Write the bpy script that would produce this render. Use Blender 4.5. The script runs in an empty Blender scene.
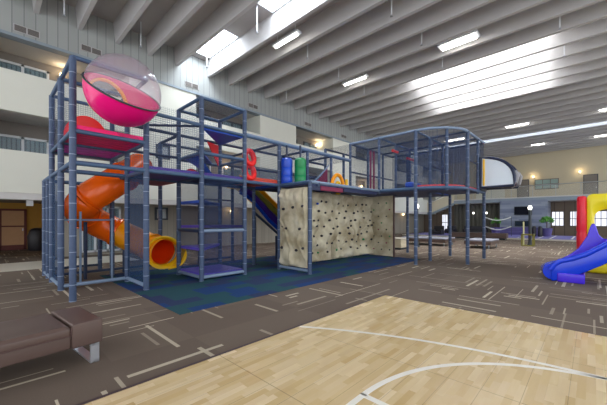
import bpy, bmesh, math, random
from mathutils import Vector, Matrix, noise
random.seed(7)
PI = math.pi
SC = bpy.context.scene
COL = SC.collection
# ------------------------------------------------------------------ materials
def srgb(r, g, b):
    f = lambda c: (c/255/12.92) if c/255 <= .04045 else ((c/255+.055)/1.055)**2.4
    return (f(r), f(g), f(b), 1)
class NT:
    def __init__(s, name):
        s.m = bpy.data.materials.new(name); s.m.use_nodes = True
        s.t = s.m.node_tree; s.n = s.t.nodes; s.n.clear()
        s.out = s.n.new('ShaderNodeOutputMaterial')
    def new(s, kind, **kw):
        nd = s.n.new(kind)
        for k, v in kw.items():
            if k.startswith('i_'):
                key = k[2:].replace('_', ' ')
                nd.inputs[key].default_value = v
            else: setattr(nd, k, v)
        return nd
    def link(s, a, b): s.t.links.new(a, b)
    def val(s, x, inp):
        if isinstance(x, (int, float)): inp.default_value = x
        else: s.link(x, inp)
    def math(s, op, a, b=0.0, c=0.0):
        nd = s.n.new('ShaderNodeMath'); nd.operation = op
        s.val(a, nd.inputs[0]); s.val(b, nd.inputs[1]); s.val(c, nd.inputs[2])
        return nd.outputs[0]
    def mix(s, f, a, b):
        nd = s.n.new('ShaderNodeMix'); nd.data_type = 'RGBA'
        s.val(f, nd.inputs[0])
        for x, i in ((a, 6), (b, 7)):
            if isinstance(x, tuple): nd.inputs[i].default_value = x
            else: s.link(x, nd.inputs[i])
        return nd.outputs[2]
    def coord(s, kind='Object'):
        tc = s.n.new('ShaderNodeTexCoord'); sp = s.n.new('ShaderNodeSeparateXYZ')
        s.link(tc.outputs[kind], sp.inputs[0]); s.tc = tc.outputs[kind]
        return sp.outputs[0], sp.outputs[1], sp.outputs[2]
    def white(s, x, y=0.0, z=0.0):
        c = s.n.new('ShaderNodeCombineXYZ'); s.val(x, c.inputs[0]); s.val(y, c.inputs[1]); s.val(z, c.inputs[2])
        w = s.n.new('ShaderNodeTexWhiteNoise'); w.noise_dimensions = '3D'; s.link(c.outputs[0], w.inputs[0])
        return w.outputs[0]
    def bsdf(s, color, rough=.6, metal=0, spec=.5, **kw):
        b = s.n.new('ShaderNodeBsdfPrincipled')
        if isinstance(color, tuple): b.inputs['Base Color'].default_value = color
        else: s.link(color, b.inputs['Base Color'])
        s.val(rough, b.inputs['Roughness']); b.inputs['Metallic'].default_value = metal
        b.inputs['Specular IOR Level'].default_value = spec
        for k, v in kw.items(): b.inputs[k.replace('_', ' ')].default_value = v
        s.link(b.outputs[0], s.out.inputs[0]); s.b = b
        return b
    def bump(s, h, strength=.3, dist=.02):
        bp = s.n.new('ShaderNodeBump'); bp.inputs['Strength'].default_value = strength
        bp.inputs['Distance'].default_value = dist
        s.link(h, bp.inputs['Height']); s.link(bp.outputs[0], s.b.inputs['Normal'])
def plain(name, rgb, rough=.6, metal=0, spec=.5, var=.08, scale=6, **kw):
    t = NT(name); t.coord()
    nz = t.new('ShaderNodeTexNoise'); nz.inputs['Scale'].default_value = scale; nz.inputs['Detail'].default_value = 3
    t.link(t.tc, nz.inputs['Vector'])
    c = srgb(*rgb); lo = tuple(v*(1-var) for v in c[:3])+(1,); hi = tuple(min(1, v*(1+var)) for v in c[:3])+(1,)
    t.bsdf(t.mix(nz.outputs[0], lo, hi), rough, metal, spec, **kw)
    return t.m
def emit(name, rgb, strength):
    t = NT(name); e = t.new('ShaderNodeEmission'); e.inputs[0].default_value = srgb(*rgb); e.inputs[1].default_value = strength
    t.link(e.outputs[0], t.out.inputs[0]); return t.m
def tinted(name, rgb, alpha, rough=.3, spec=.5):
    """see-through plastic sheet"""
    t = NT(name); b = t.bsdf(srgb(*rgb), rough, 0, spec)
    tr = t.new('ShaderNodeBsdfTransparent'); mx = t.new('ShaderNodeMixShader'); mx.inputs[0].default_value = alpha
    t.link(tr.outputs[0], mx.inputs[1]); t.link(b.outputs[0], mx.inputs[2]); t.link(mx.outputs[0], t.out.inputs[0])
    return t.m
def netmat(name, rgb, cell, cover, base, flat=False):
    """woven net: strands every <cell> metres, 'base' is the haze of the fine weave"""
    t = NT(name); x, y, z = t.coord()
    h = x if flat else t.math('ADD', x, y)
    v = y if flat else z
    a = t.math('LESS_THAN', t.math('FRACT', t.math('DIVIDE', h, cell)), cover)
    b = t.math('LESS_THAN', t.math('FRACT', t.math('DIVIDE', v, cell)), cover)
    f = t.math('MAXIMUM', t.math('MAXIMUM', a, b), base)
    bs = t.bsdf(srgb(*rgb), .8, 0, .2)
    tr = t.new('ShaderNodeBsdfTransparent'); mx = t.new('ShaderNodeMixShader')
    t.link(f, mx.inputs[0]); t.link(tr.outputs[0], mx.inputs[1]); t.link(bs.outputs[0], mx.inputs[2]); t.link(mx.outputs[0], t.out.inputs[0])
    return t.m
M = {}
def carpet():
    t = NT('striped_carpet'); x, y, z = t.coord()
    T = .92
    def layer(seed, T, n, dens, wid):
        ux = t.math('DIVIDE', t.math('ADD', x, seed*.37), T); uy = t.math('DIVIDE', t.math('ADD', y, seed*.61), T)
        ix = t.math('FLOOR', ux); iy = t.math('FLOOR', uy)
        fx = t.math('SUBTRACT', ux, ix); fy = t.math('SUBTRACT', uy, iy)
        o = t.math('GREATER_THAN', t.white(ix, iy, seed), .5)
        a = t.math('ADD', t.math('MULTIPLY', fx, o), t.math('MULTIPLY', fy, t.math('SUBTRACT', 1, o)))
        b = t.math('ADD', t.math('MULTIPLY', fy, o), t.math('MULTIPLY', fx, t.math('SUBTRACT', 1, o)))
        sb = t.math('MULTIPLY', b, n); k = t.math('FLOOR', sb); fb = t.math('SUBTRACT', sb, k)
        key = t.math('ADD', t.math('MULTIPLY', ix, 17.3), t.math('MULTIPLY', iy, 5.7))
        pres = t.math('LESS_THAN', t.white(key, k, seed+1), dens)
        st = t.math('MULTIPLY', t.white(key, k, seed+2), .45)
        ln = t.math('ADD', .16, t.math('MULTIPLY', t.white(key, k, seed+3), .75))
        w = t.math('MULTIPLY', wid, t.math('ADD', .35, t.math('MULTIPLY', t.white(key, k, seed+4), 1.0)))
        m = t.math('MULTIPLY', t.math('GREATER_THAN', a, st), t.math('LESS_THAN', a, t.math('ADD', st, ln)))
        m = t.math('MULTIPLY', m, t.math('LESS_THAN', t.math('ABSOLUTE', t.math('SUBTRACT', fb, .5)), w))
        br = t.math('ADD', .3, t.math('MULTIPLY', .7, t.white(key, k, seed+5)))
        return t.math('MULTIPLY', t.math('MULTIPLY', m, pres), br)
    m = t.math('MAXIMUM', layer(1.0, 1.3, 9, .42, .16), layer(11.0, 2.1, 19, .12, .18))
    nz = t.new('ShaderNodeTexNoise'); nz.inputs['Scale'].default_value = 60; nz.inputs['Detail'].default_value = 4; t.link(t.tc, nz.inputs['Vector'])
    n2 = t.new('ShaderNodeTexNoise'); n2.inputs['Scale'].default_value = 1.3; t.link(t.tc, n2.inputs['Vector'])
    g = t.math('GREATER_THAN', t.white(t.math('FLOOR', t.math('DIVIDE', x, T)), t.math('FLOOR', t.math('DIVIDE', y, T)), 5.0), .5)
    c = t.mix(g, srgb(116, 103, 92), srgb(108, 95, 85))
    c = t.mix(t.math('MULTIPLY', nz.outputs[0], .35), c, srgb(80, 70, 62))
    c = t.mix(t.math('MULTIPLY', n2.outputs[0], .3), c, srgb(122, 110, 100))
    c = t.mix(t.math('MULTIPLY', m, .85), c, srgb(205, 194, 172))
    t.bsdf(c, .9, 0, .15); t.bump(nz.outputs[0], .3, .005)
    return t.m
def blue_carpet():
    t = NT('blue_green_carpet'); x, y, z = t.coord()
    kx = t.math('FLOOR', t.math('DIVIDE', x, .62)); ky = t.math('FLOOR', t.math('DIVIDE', y, .31))
    kx = t.math('FLOOR', t.math('DIVIDE', t.math('ADD', x, t.math('MULTIPLY', t.white(ky, 3.0), .6)), .62))
    w = t.white(kx, ky, 2.0)
    c = t.mix(t.math('GREATER_THAN', w, .45), srgb(46, 84, 92), srgb(36, 66, 118))
    c = t.mix(t.math('GREATER_THAN', w, .8), c, srgb(52, 62, 98))
    nz = t.new('ShaderNodeTexNoise'); nz.inputs['Scale'].default_value = 40; t.link(t.tc, nz.inputs['Vector'])
    c = t.mix(t.math('MULTIPLY', nz.outputs[0], .3), c, srgb(30, 48, 66))
    t.bsdf(c, .9, 0, .15); return t.m
def court():
    t = NT('maple_tiles'); x, y, z = t.coord()
    ky = t.math('FLOOR', t.math('DIVIDE', y, .062))
    off = t.math('MULTIPLY', t.white(ky, 1.0), .5)
    kx = t.math('FLOOR', t.math('DIVIDE', t.math('ADD', x, off), .34))
    w = t.white(kx, ky, 2.0); w2 = t.white(kx, ky, 7.0)
    c = t.mix(w, srgb(226, 203, 158), srgb(200, 170, 118))
    c = t.mix(t.math('MULTIPLY', w2, .5), c, srgb(236, 218, 184))
    nz = t.new('ShaderNodeTexNoise'); nz.inputs['Scale'].default_value = 5; nz.inputs['Detail'].default_value = 5
    mp = t.new('ShaderNodeMapping'); mp.inputs['Scale'].default_value = (1, 9, 1); t.link(t.tc, mp.inputs[0]); t.link(mp.outputs[0], nz.inputs['Vector'])
    c = t.mix(t.math('MULTIPLY', nz.outputs[0], .35), c, srgb(188, 160, 108))
    lx = t.math('LESS_THAN', t.math('FRACT', t.math('DIVIDE', t.math('ADD', x, .01), .305*4)), .008)
    ly = t.math('LESS_THAN', t.math('FRACT', t.math('DIVIDE', t.math('ADD', y, .01), .28)), .018)
    c = t.mix(t.math('MULTIPLY', t.math('MAXIMUM', lx, ly), .55), c, srgb(120, 98, 62))
    r = t.math('ADD', .16, t.math('MULTIPLY', w2, .14))
    t.bsdf(c, r, 0, .45); return t.m
def siding(name, c1, c2, pitch, axis='sum', rough=.7, line=.07):
    t = NT(name); x, y, z = t.coord()
    h = {'sum': t.math('ADD', x, y), 'z': z, 'x': x, 'y': y}[axis]
    f = t.math('FRACT', t.math('DIVIDE', h, pitch)); ln = t.math('LESS_THAN', f, line)
    w = t.white(t.math('FLOOR', t.math('DIVIDE', h, pitch)), 4.0)
    c = t.mix(w, srgb(*c1), tuple(v*.9 for v in srgb(*c1)[:3])+(1,))
    c = t.mix(ln, c, srgb(*c2))
    t.bsdf(c, rough, 0, .3); return t.m
def greyboards():
    t = NT('grey_boards'); x, y, z = t.coord()
    kz = t.math('FLOOR', t.math('DIVIDE', z, .2)); ky = t.math('FLOOR', t.math('DIVIDE', t.math('ADD', y, t.math('MULTIPLY', t.white(kz), 1.2)), 1.2))
    c = t.mix(t.white(ky, kz), srgb(150, 158, 172), srgb(118, 126, 146))
    t.bsdf(c, .6, 0, .3); return t.m
def padded(name, rgb):
    """foam sleeve with cable-tie rings"""
    t = NT(name); x, y, z = t.coord()
    nz = t.new('ShaderNodeTexNoise'); nz.inputs['Scale'].default_value = 14; t.link(t.tc, nz.inputs['Vector'])
    f = t.math('LESS_THAN', t.math('FRACT', t.math('DIVIDE', z, .3)), .05)
    c = t.mix(nz.outputs[0], srgb(*[v*.85 for v in rgb]), srgb(*rgb))
    c = t.mix(t.math('MULTIPLY', f, .5), c, srgb(170, 184, 205))
    t.bsdf(c, .5, 0, .4); t.bump(nz.outputs[0], .4, .02); return t.m
def deckpad(name, rgb, rgb2):
    t = NT(name); x, y, z = t.coord()
    mp = t.new('ShaderNodeMapping'); mp.inputs['Rotation'].default_value = (0, 0, .6); mp.inputs['Scale'].default_value = (1, 5, 1)
    nz = t.new('ShaderNodeTexNoise'); nz.inputs['Scale'].default_value = 3.2; nz.inputs['Detail'].default_value = 3
    t.link(t.tc, mp.inputs[0]); t.link(mp.outputs[0], nz.inputs['Vector'])
    f = t.math('GREATER_THAN', nz.outputs[0], .54)
    t.bsdf(t.mix(t.math('MULTIPLY', f, .75), srgb(*rgb), srgb(*rgb2)), .55, 0, .4); return t.m
M['carpet'] = carpet(); M['blue_carpet'] = blue_carpet(); M['court'] = court()
M['white_line'] = plain('white_paint_line', (240, 236, 226), .3, var=.02)
M['tile'] = plain('pale_tile', (206, 200, 186), .35, var=.06)
M['darktrim'] = plain('dark_edge_trim', (66, 50, 54), .6)
M['beam'] = plain('painted_concrete', (186, 184, 184), .8, var=.05, scale=3)
M['deckroof'] = plain('painted_roof_deck', (170, 166, 164), .85, var=.05, scale=2)
M['band'] = siding('grey_board_band', (166, 170, 168), (120, 124, 124), .3, 'x')
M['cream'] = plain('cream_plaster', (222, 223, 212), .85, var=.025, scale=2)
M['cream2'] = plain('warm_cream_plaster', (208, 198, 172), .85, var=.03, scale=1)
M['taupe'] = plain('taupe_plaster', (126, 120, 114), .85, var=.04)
M['ochre'] = plain('ochre_plaster', (176, 132, 56), .85, var=.1)
M['soffit'] = plain('soffit_white', (206, 204, 202), .8, var=.03)
M['brownpanel'] = siding('brown_wall_panels', (126, 112, 98), (72, 64, 60), .75, 'sum', .6, .06)
M['groundwall'] = siding('beige_wall_boards', (158, 153, 142), (132, 128, 120), .3, 'sum', .7, .05)
M['reddoor'] = plain('dark_red_door_frame', (96, 34, 24), .5)
M['doorpanel'] = plain('tan_door_panel', (186, 140, 96), .5)
M['greydoor'] = plain('grey_door_paint', (124, 118, 112), .6)
M['whiteframe'] = plain('white_metal_frame', (214, 218, 222), .4, var=.03)
M['darkframe'] = plain('dark_metal_frame', (60, 66, 76), .4)
M['curtain'] = siding('pleated_curtain', (122, 140, 146), (70, 84, 92), .13, 'x', .7, .3)
M['glass'] = tinted('window_glass', (150, 180, 196), .3, .05, .8)
M['rail'] = plain('grey_handrail', (176, 180, 180), .4, metal=.4)
M['railglass'] = tinted('railing_glass', (190, 190, 176), .22, .1, .4)
M['slab'] = plain('blue_grey_fascia', (140, 152, 162), .6)
M['boards'] = greyboards()
M['tv'] = plain('black_screen', (10, 12, 26), .5, var=0, spec=.15)
M['fire'] = plain('dark_glass', (28, 44, 58), .45, spec=.2)
M['purple_cloth'] = plain('purple_upholstery', (92, 84, 138), .8)
M['purple_floor'] = plain('purple_playing_surface', (118, 112, 176), .5)
M['black'] = plain('black_leather', (38, 36, 42), .5)
M['leaf'] = plain('green_leaf', (92, 156, 58), .6, var=.35, scale=9)
M['brown_leather'] = plain('brown_leather', (90, 72, 66), .42, spec=.5, var=.06, scale=5)
M['piping'] = plain('brown_leather_piping', (84, 62, 60), .45)
M['chrome'] = plain('brushed_steel', (200, 204, 212), .3, metal=.7, var=.02)
M['post'] = padded('blue_grey_foam_sleeve', (70, 88, 120))
M['rail_blue'] = plain('blue_grey_foam_rail', (68, 94, 126), .5, var=.15, scale=12)
M['rail_light'] = plain('pale_blue_foam_rail', (124, 144, 170), .5, var=.08, scale=12)
M['navy_rail'] = plain('navy_foam_rail', (40, 54, 82), .55, var=.12)
M['net'] = netmat('knotted_safety_net', (62, 80, 108), .05, .09, .05)
M['net_flat'] = netmat('knotted_roof_net', (58, 76, 104), .05, .1, .14, True)
M['mesh'] = netmat('dense_vinyl_mesh', (34, 60, 92), .012, .12, .66)
M['mesh_dark'] = netmat('dark_navy_mesh', (30, 44, 74), .012, .12, .55)
M['mesh_mid'] = netmat('fine_navy_mesh', (36, 50, 90), .012, .12, .26)
M['navy'] = plain('navy_vinyl', (38, 48, 84), .55)
M['pink_pad'] = deckpad('pink_red_deck_pad', (250, 36, 124), (200, 30, 100))
M['purple_pad'] = deckpad('purple_deck_pad', (184, 64, 206), (120, 44, 160))
M['violet_pad'] = plain('violet_vinyl', (96, 84, 206), .4)
M['deep_purple'] = plain('deep_purple_vinyl', (78, 46, 156), .45)
M['blue_pad'] = plain('bright_blue_vinyl', (24, 84, 196), .45)
M['orange_pad'] = plain('orange_red_vinyl', (238, 76, 28), .45)
M['red_pad'] = plain('red_vinyl', (222, 30, 36), .4)
M['deck_under'] = plain('dark_blue_deck_underside', (52, 66, 112), .6)
M['orange'] = plain('orange_plastic', (255, 104, 8), .25, spec=.5, var=.03)
M['yellow'] = plain('yellow_plastic', (250, 196, 20), .3, var=.03)
M['amber'] = plain('amber_plastic', (252, 160, 10), .3, var=.03)
M['red_plastic'] = plain('red_plastic', (236, 24, 20), .28, var=.03)
M['pink'] = plain('hot_pink_plastic', (236, 12, 122), .22, spec=.5, var=.02)
M['green_plastic'] = plain('green_plastic', (18, 136, 74), .35)
M['blue_plastic'] = plain('blue_plastic', (20, 72, 190), .35)
M['purple_plastic'] = plain('purple_plastic', (70, 40, 140), .35)
M['olive'] = plain('olive_plastic', (140, 130, 50), .4)
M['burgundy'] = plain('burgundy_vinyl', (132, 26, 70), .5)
M['slideblue'] = plain('cobalt_slide_vinyl', (18, 64, 226), .22, spec=.6, var=.04)
M['slidepurple'] = plain('violet_slide_vinyl', (72, 44, 220), .25, spec=.6, var=.04)
M['inflred'] = plain('red_inflatable_vinyl', (232, 28, 52), .4, var=.05)
M['inflyellow'] = plain('yellow_inflatable_vinyl', (246, 226, 30), .4, var=.06)
M['steelblack'] = plain('black_painted_steel', (34, 44, 52), .4)
M['yellowguard'] = plain('olive_yellow_guard', (118, 112, 44), .5)
M['pod_window'] = tinted('frosted_vinyl_window', (238, 248, 255), .88, .35)
M['pod_shell'] = plain('navy_vinyl_shell', (34, 44, 72), .35)
M['podgrey'] = plain('grey_vinyl', (150, 150, 156), .5)
M['warmlamp'] = emit('warm_lamp', (255, 214, 150), 9)
M['tubelamp'] = emit('white_tube_lamp', (255, 252, 244), 9)
M['lampglobe'] = emit('white_globe_lamp', (255, 252, 240), 3)
M['skylight'] = emit('skylight_panel', (238, 246, 255), 12)
M['skylight_bay'] = emit('skylight_panel_bright', (255, 255, 255), 9)
M['skylight_blue'] = emit('skylight_strip_panel', (222, 236, 250), 6)
M['daywindow'] = emit('daylit_window', (236, 240, 255), .7)
M['hold'] = plain('dark_climbing_hold', (44, 42, 48), .5)
def dome():
    t = NT('clear_acrylic_dome'); fr = t.new('ShaderNodeLayerWeight'); fr.inputs[0].default_value = .5
    g = t.new('ShaderNodeBsdfGlossy'); g.inputs['Roughness'].default_value = .04
    d = t.new('ShaderNodeBsdfDiffuse'); d.inputs[0].default_value = srgb(214, 208, 222)
    tr = t.new('ShaderNodeBsdfTransparent'); tr.inputs[0].default_value = (.95, .93, .96, 1)
    m1 = t.new('ShaderNodeMixShader'); m1.inputs[0].default_value = .2
    t.link(tr.outputs[0], m1.inputs[1]); t.link(d.outputs[0], m1.inputs[2])
    m2 = t.new('ShaderNodeMixShader'); t.link(t.math('ADD', t.math('MULTIPLY', t.math('POWER', fr.outputs[1], 4.0), .5), .06), m2.inputs[0])
    t.link(m1.outputs[0], m2.inputs[1]); t.link(g.outputs[0], m2.inputs[2]); t.link(m2.outputs[0], t.out.inputs[0])
    return t.m
M['dome'] = dome(); M['orange_red'] = plain('orange_red_plastic', (250, 70, 14), .3, var=.03)
def rock():
    t = NT('climbing_wall_stone'); t.coord()
    n = t.new('ShaderNodeTexNoise'); n.inputs['Scale'].default_value = 3.5; n.inputs['Detail'].default_value = 8; t.link(t.tc, n.inputs['Vector'])
    n.inputs['Scale'].default_value = 1.6; fz = t.math('MULTIPLY', t.math('SUBTRACT', n.outputs[0], .33), 3.2); fz.node.use_clamp = True
    c = t.mix(fz, srgb(160, 147, 118), srgb(220, 213, 188))
    t.bsdf(c, .85, 0, .2); t.bump(n.outputs[0], .9, .08); return t.m
M['rock'] = rock()
# ------------------------------------------------------------------ mesh helpers
class MB:
    def __init__(s): s.bm = bmesh.new()
    def box(s, x0, x1, y0, y1, z0, z1):
        v = [s.bm.verts.new(p) for p in ((x0,y0,z0),(x1,y0,z0),(x1,y1,z0),(x0,y1,z0),(x0,y0,z1),(x1,y0,z1),(x1,y1,z1),(x0,y1,z1))]
        for f in ((3,2,1,0),(4,5,6,7),(0,1,5,4),(1,2,6,5),(2,3,7,6),(3,0,4,7)): s.bm.faces.new([v[i] for i in f])
        return s
    def rbox(s, x0, x1, y0, y1, z0, z1, r=.03, seg=3):
        t = bmesh.new(); o = MB.__new__(MB); o.bm = t; o.box(x0, x1, y0, y1, z0, z1)
        bmesh.ops.bevel(t, geom=t.edges[:], offset=r, segments=seg, affect='EDGES', profile=.6)
        s.merge(t); return s
    def merge(s, t):
        mp = {v: s.bm.verts.new(v.co) for v in t.verts}
        for f in t.faces:
            try: s.bm.faces.new([mp[v] for v in f.verts])
            except ValueError: pass
        t.free()
    def sweep(s, pts, r, n=12, cap=True, closed=False):
        """round tube along pts, r a number or a list"""
        P = [Vector(p) for p in pts]; L = len(P); rings = []
        T = []
        for i in range(L):
            a = P[(i-1) % L] if closed or i else P[0]; b = P[(i+1) % L] if closed or i < L-1 else P[-1]
            T.append((b-a).normalized())
        up = Vector((0,0,1)) if abs(T[0].z) < .95 else Vector((1,0,0))
        N = (up - T[0]*up.dot(T[0])).normalized()
        for i in range(L):
            N = (N - T[i]*N.dot(T[i])).normalized(); B = T[i].cross(N)
            rr = r[i] if isinstance(r, (list, tuple)) else r
            rings.append([s.bm.verts.new(P[i]+(N*math.cos(2*PI*k/n)+B*math.sin(2*PI*k/n))*rr) for k in range(n)])
        for i in range(L if closed else L-1):
            A, C = rings[i], rings[(i+1) % L]
            for k in range(n): s.bm.faces.new((A[k], A[(k+1)%n], C[(k+1)%n], C[k]))
        if cap and not closed:
            s.bm.faces.new(rings[0][::-1]); s.bm.faces.new(rings[-1])
        return s
    def lathe(s, c, prof, n=20):
        """prof: (radius, z) list around the vertical through c"""
        rings = []
        for r, z in prof:
            rings.append([s.bm.verts.new((c[0]+max(r,.0005)*math.cos(2*PI*k/n), c[1]+max(r,.0005)*math.sin(2*PI*k/n), c[2]+z)) for k in range(n)])
        for A, C in zip(rings, rings[1:]):
            for k in range(n): s.bm.faces.new((A[k], A[(k+1)%n], C[(k+1)%n], C[k]))
        s.bm.faces.new(rings[0][::-1]); s.bm.faces.new(rings[-1]); return s
    def ball(s, c, r, sx=1, sy=1, sz=1, seg=14):
        t = bmesh.new(); bmesh.ops.create_uvsphere(t, u_segments=seg, v_segments=seg//2+2, radius=r)
        for v in t.verts: v.co = Vector((v.co.x*sx, v.co.y*sy, v.co.z*sz)) + Vector(c)
        s.merge(t); return s
    def prism(s, pts, off):
        """polygon pts (3D) extruded by vector off"""
        a = [s.bm.verts.new(p) for p in pts]; b = [s.bm.verts.new(Vector(p)+Vector(off)) for p in pts]
        n = len(a); s.bm.faces.new(a[::-1]); s.bm.faces.new(b)
        for i in range(n): s.bm.faces.new((a[i], a[(i+1)%n], b[(i+1)%n], b[i]))
        return s
    def quad(s, *pts):
        s.bm.faces.new([s.bm.verts.new(p) for p in pts]); return s
    def grid(s, fn, nu, nv):
        g = [[s.bm.verts.new(fn(i/nu, j/nv)) for j in range(nv+1)] for i in range(nu+1)]
        for i in range(nu):
            for j in range(nv): s.bm.faces.new((g[i][j], g[i+1][j], g[i+1][j+1], g[i][j+1]))
        return s
    def build(s, name, mat, parent=None, smooth=False):
        o_ = Vector((0,0,0)); p = parent
        while p: o_ += p.location; p = p.parent
        bmesh.ops.recalc_face_normals(s.bm, faces=s.bm.faces[:])
        for v in s.bm.verts: v.co -= o_
        me = bpy.data.meshes.new(name); s.bm.to_mesh(me); s.bm.free()
        me.materials.append(M[mat] if isinstance(mat, str) else mat)
        if smooth:
            for p in me.polygons: p.use_smooth = True
            try:
                bpy_sharp(me)
            except Exception: pass
        o = bpy.data.objects.new(name, me); COL.objects.link(o)
        if parent: o.parent = parent
        return o
def bpy_sharp(me):
    bm = bmesh.new(); bm.from_mesh(me)
    for e in bm.edges:
        if len(e.link_faces) == 2 and e.calc_face_angle(0) > math.radians(40): e.smooth = False
    bm.to_mesh(me); bm.free()
def tag(o, label=None, cat=None, group=None, kind=None):
    if label: o['label'] = label
    if cat: o['category'] = cat
    if group: o['group'] = group
    if kind: o['kind'] = kind
    return o
def thing(name, label, cat, loc=(0,0,0), group=None):
    o = bpy.data.objects.new(name, None); COL.objects.link(o); o.location = loc; o.empty_display_size = .2
    return tag(o, label, cat, group)
def struct(name, mb, mat, parent=None, smooth=False):
    o = mb.build(name, mat, parent, smooth)
    if not parent: o['kind'] = 'structure'
    return o
def copy_tree(o, loc=None, parent=None, label=None):
    c = o.copy(); COL.objects.link(c)
    if parent: c.parent = parent
    if loc: c.location = loc
    if label: c['label'] = label
    for ch in [k for k in o.children]: copy_tree(ch, None, c)
    return c
def tube(p0, p1, r, n=12): return MB().sweep([p0, p1], r, n)
def curve(ctrl, n=8):
    """Catmull-Rom through ctrl"""
    P = [Vector(c) for c in ctrl]; P = [P[0]*2-P[1]] + P + [P[-1]*2-P[-2]]; out = []
    for i in range(1, len(P)-2):
        for k in range(n):
            t = k/n; a, b, c, d = P[i-1:i+3]
            out.append(.5*((2*b)+(c-a)*t+(2*a-5*b+4*c-d)*t*t+(3*b-a-3*c+d)*t**3))
    out.append(P[-2]); return out
# ------------------------------------------------------------------ camera
AL = math.radians(43.6)
cam_d = bpy.data.cameras.new('camera'); cam = bpy.data.objects.new('camera', cam_d); COL.objects.link(cam)
cam.location = (0, 0, 1.5); cam.rotation_euler = (PI/2, 0, AL-PI/2)
cam_d.sensor_width = 36; cam_d.lens = 303*36/607; cam_d.shift_y = 17.5/607; cam_d.clip_end = 200
SC.camera = cam
# ------------------------------------------------------------------ ROOM SHELL
YW = 14.0; XF = 42.0; ZB = 8.68; ZT = 9.45
struct('floor', MB().box(-8, XF+.3, -12, 24, -.2, 0), 'carpet')
b = struct('floor.001', MB().box(2.12, 11.45, 4.72, 9.6, -.02, .008), 'blue_carpet')
struct('floor.002', MB().box(-8, 4.0, 12.3, 14.6, -.02, .006), 'tile')
# ceiling deck with openings, beams
bx = [1.22+1.24*k for k in range(-6, 5)]
bx[-1] = 6.15
bx2 = [7.77+1.225*m for m in range(0, 29)]
BX = bx + [x for x in bx2 if x < XF-.2]
holes = []   # x0,x1,y0,y1
for y0, y1 in ((11.1, 13.6), (6.4, 8.9), (1.7, 4.2)): holes.append((6.3, 7.62, y0, y1, 'skylight'))
s2 = [x for x in BX if 14.5 < x < 22]
for i, x in enumerate(s2[:-1] + [s2[-1]]):
    if x > 21: break
    holes.append((x+.13, x+1.225-.13, 1.2+.1*i, 7.2+.1*i, 'skylight_bay'))
xs3 = [x for x in BX if x > 30.5][0]
holes.append((xs3+.13, xs3+1.09, -6, 13.8, 'skylight_blue'))
roof = MB()
edges = sorted(set([-8, XF+.3] + [h[0] for h in holes] + [h[1] for h in holes]))
for a, c in zip(edges, edges[1:]):
    hs = sorted([h for h in holes if h[0] <= a+1e-6 and h[1] >= c-1e-6], key=lambda h: h[2])
    y = -9
    for h in hs: roof.box(a, c, y, h[2], ZT, ZT+.2); y = h[3]
    roof.box(a, c, y, YW+2.2, ZT, ZT+.2)
ceil = struct('ceiling', roof, 'deckroof')
for x in BX:
    w = .07
    beam = MB().prism([(x-w, -9, ZB), (x+w, -9, ZB), (x+w+.07, -9, ZT), (x-w-.07, -9, ZT)], (0, YW+9.0, 0)).build('beam', 'beam', ceil)
for i, h in enumerate(holes):
    zt = ZT+.35
    fr = struct('window_%d' % (20+i), MB().box(h[0]+.002, h[0]+.05, h[2]+.002, h[3]-.002, ZT-.01, zt).box(h[1]-.05, h[1]-.002, h[2]+.002, h[3]-.002, ZT-.01, zt)
           .box(h[0]+.05, h[1]-.05, h[2]+.002, h[2]+.05, ZT-.01, zt).box(h[0]+.05, h[1]-.05, h[3]-.05, h[3]-.002, ZT-.01, zt), 'whiteframe')
    MB().box(h[0]+.03, h[1]-.03, h[2]+.03, h[3]-.03, zt-.03, zt+.04).build('skylight_pane', h[4], fr)
    bars = MB(); n = max(1, int((h[3]-h[2])/1.25))
    for k in range(1, n): 
        yy = h[2]+(h[3]-h[2])*k/n; bars.box(h[0], h[1], yy-.03, yy+.03, zt-.08, zt-.031)
    if n > 1: bars.build('glazing_bar', 'whiteframe', fr)
# left wall: band, parapets, piers, recesses
struct('wall_left', MB().box(-8, XF, YW, YW+.25, 7.72, ZT), 'band')
struct('trim_1', MB().box(-8, XF, YW-.06, YW+.3, 7.62, 7.72), 'slab')
REC = 15.6
piers = [(-2.9, .15), (4.15, 7.1), (11.05, 14.0), (17.9, 20.9), (24.8, 27.7), (31.6, 34.5), (38.4, 42)]
pm = MB()
for a, c in piers:
    pm.box(a, c, YW, REC, 2.42, 7.72)
struct('wall_left_piers', pm, 'cream')
ends = [-8] + [v for p in piers for v in p]
bays = list(zip(ends[0::2], ends[1::2]))
pp = MB(); sof = MB(); back = MB()
for a, c in bays:
    for z0, z1 in ((2.42, 3.84), (5.14, 6.5)):
        pp.box(a, c, YW, YW+.18, z0, z1)
for z0 in (2.42, 5.14): sof.box(-8, XF, YW+.18, REC+.1, z0-.0, z0+.18)
sof.box(-8, XF, YW+.25, REC+.1, 7.66, 7.8)
struct('wall_left_parapets', pp, 'cream')
struct('trim_2', sof, 'soffit')
struct('trim_3', MB().box(-8, XF, YW+.02, REC, 2.3, 2.418).box(-8, XF, YW+.02, YW+.5, 2.2, 2.3), 'soffit')
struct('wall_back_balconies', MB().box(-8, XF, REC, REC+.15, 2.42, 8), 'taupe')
struct('wall_back_ground', MB().box(1.75, XF, REC-.05, REC+.15, 0, 2.42), 'groundwall')
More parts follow.
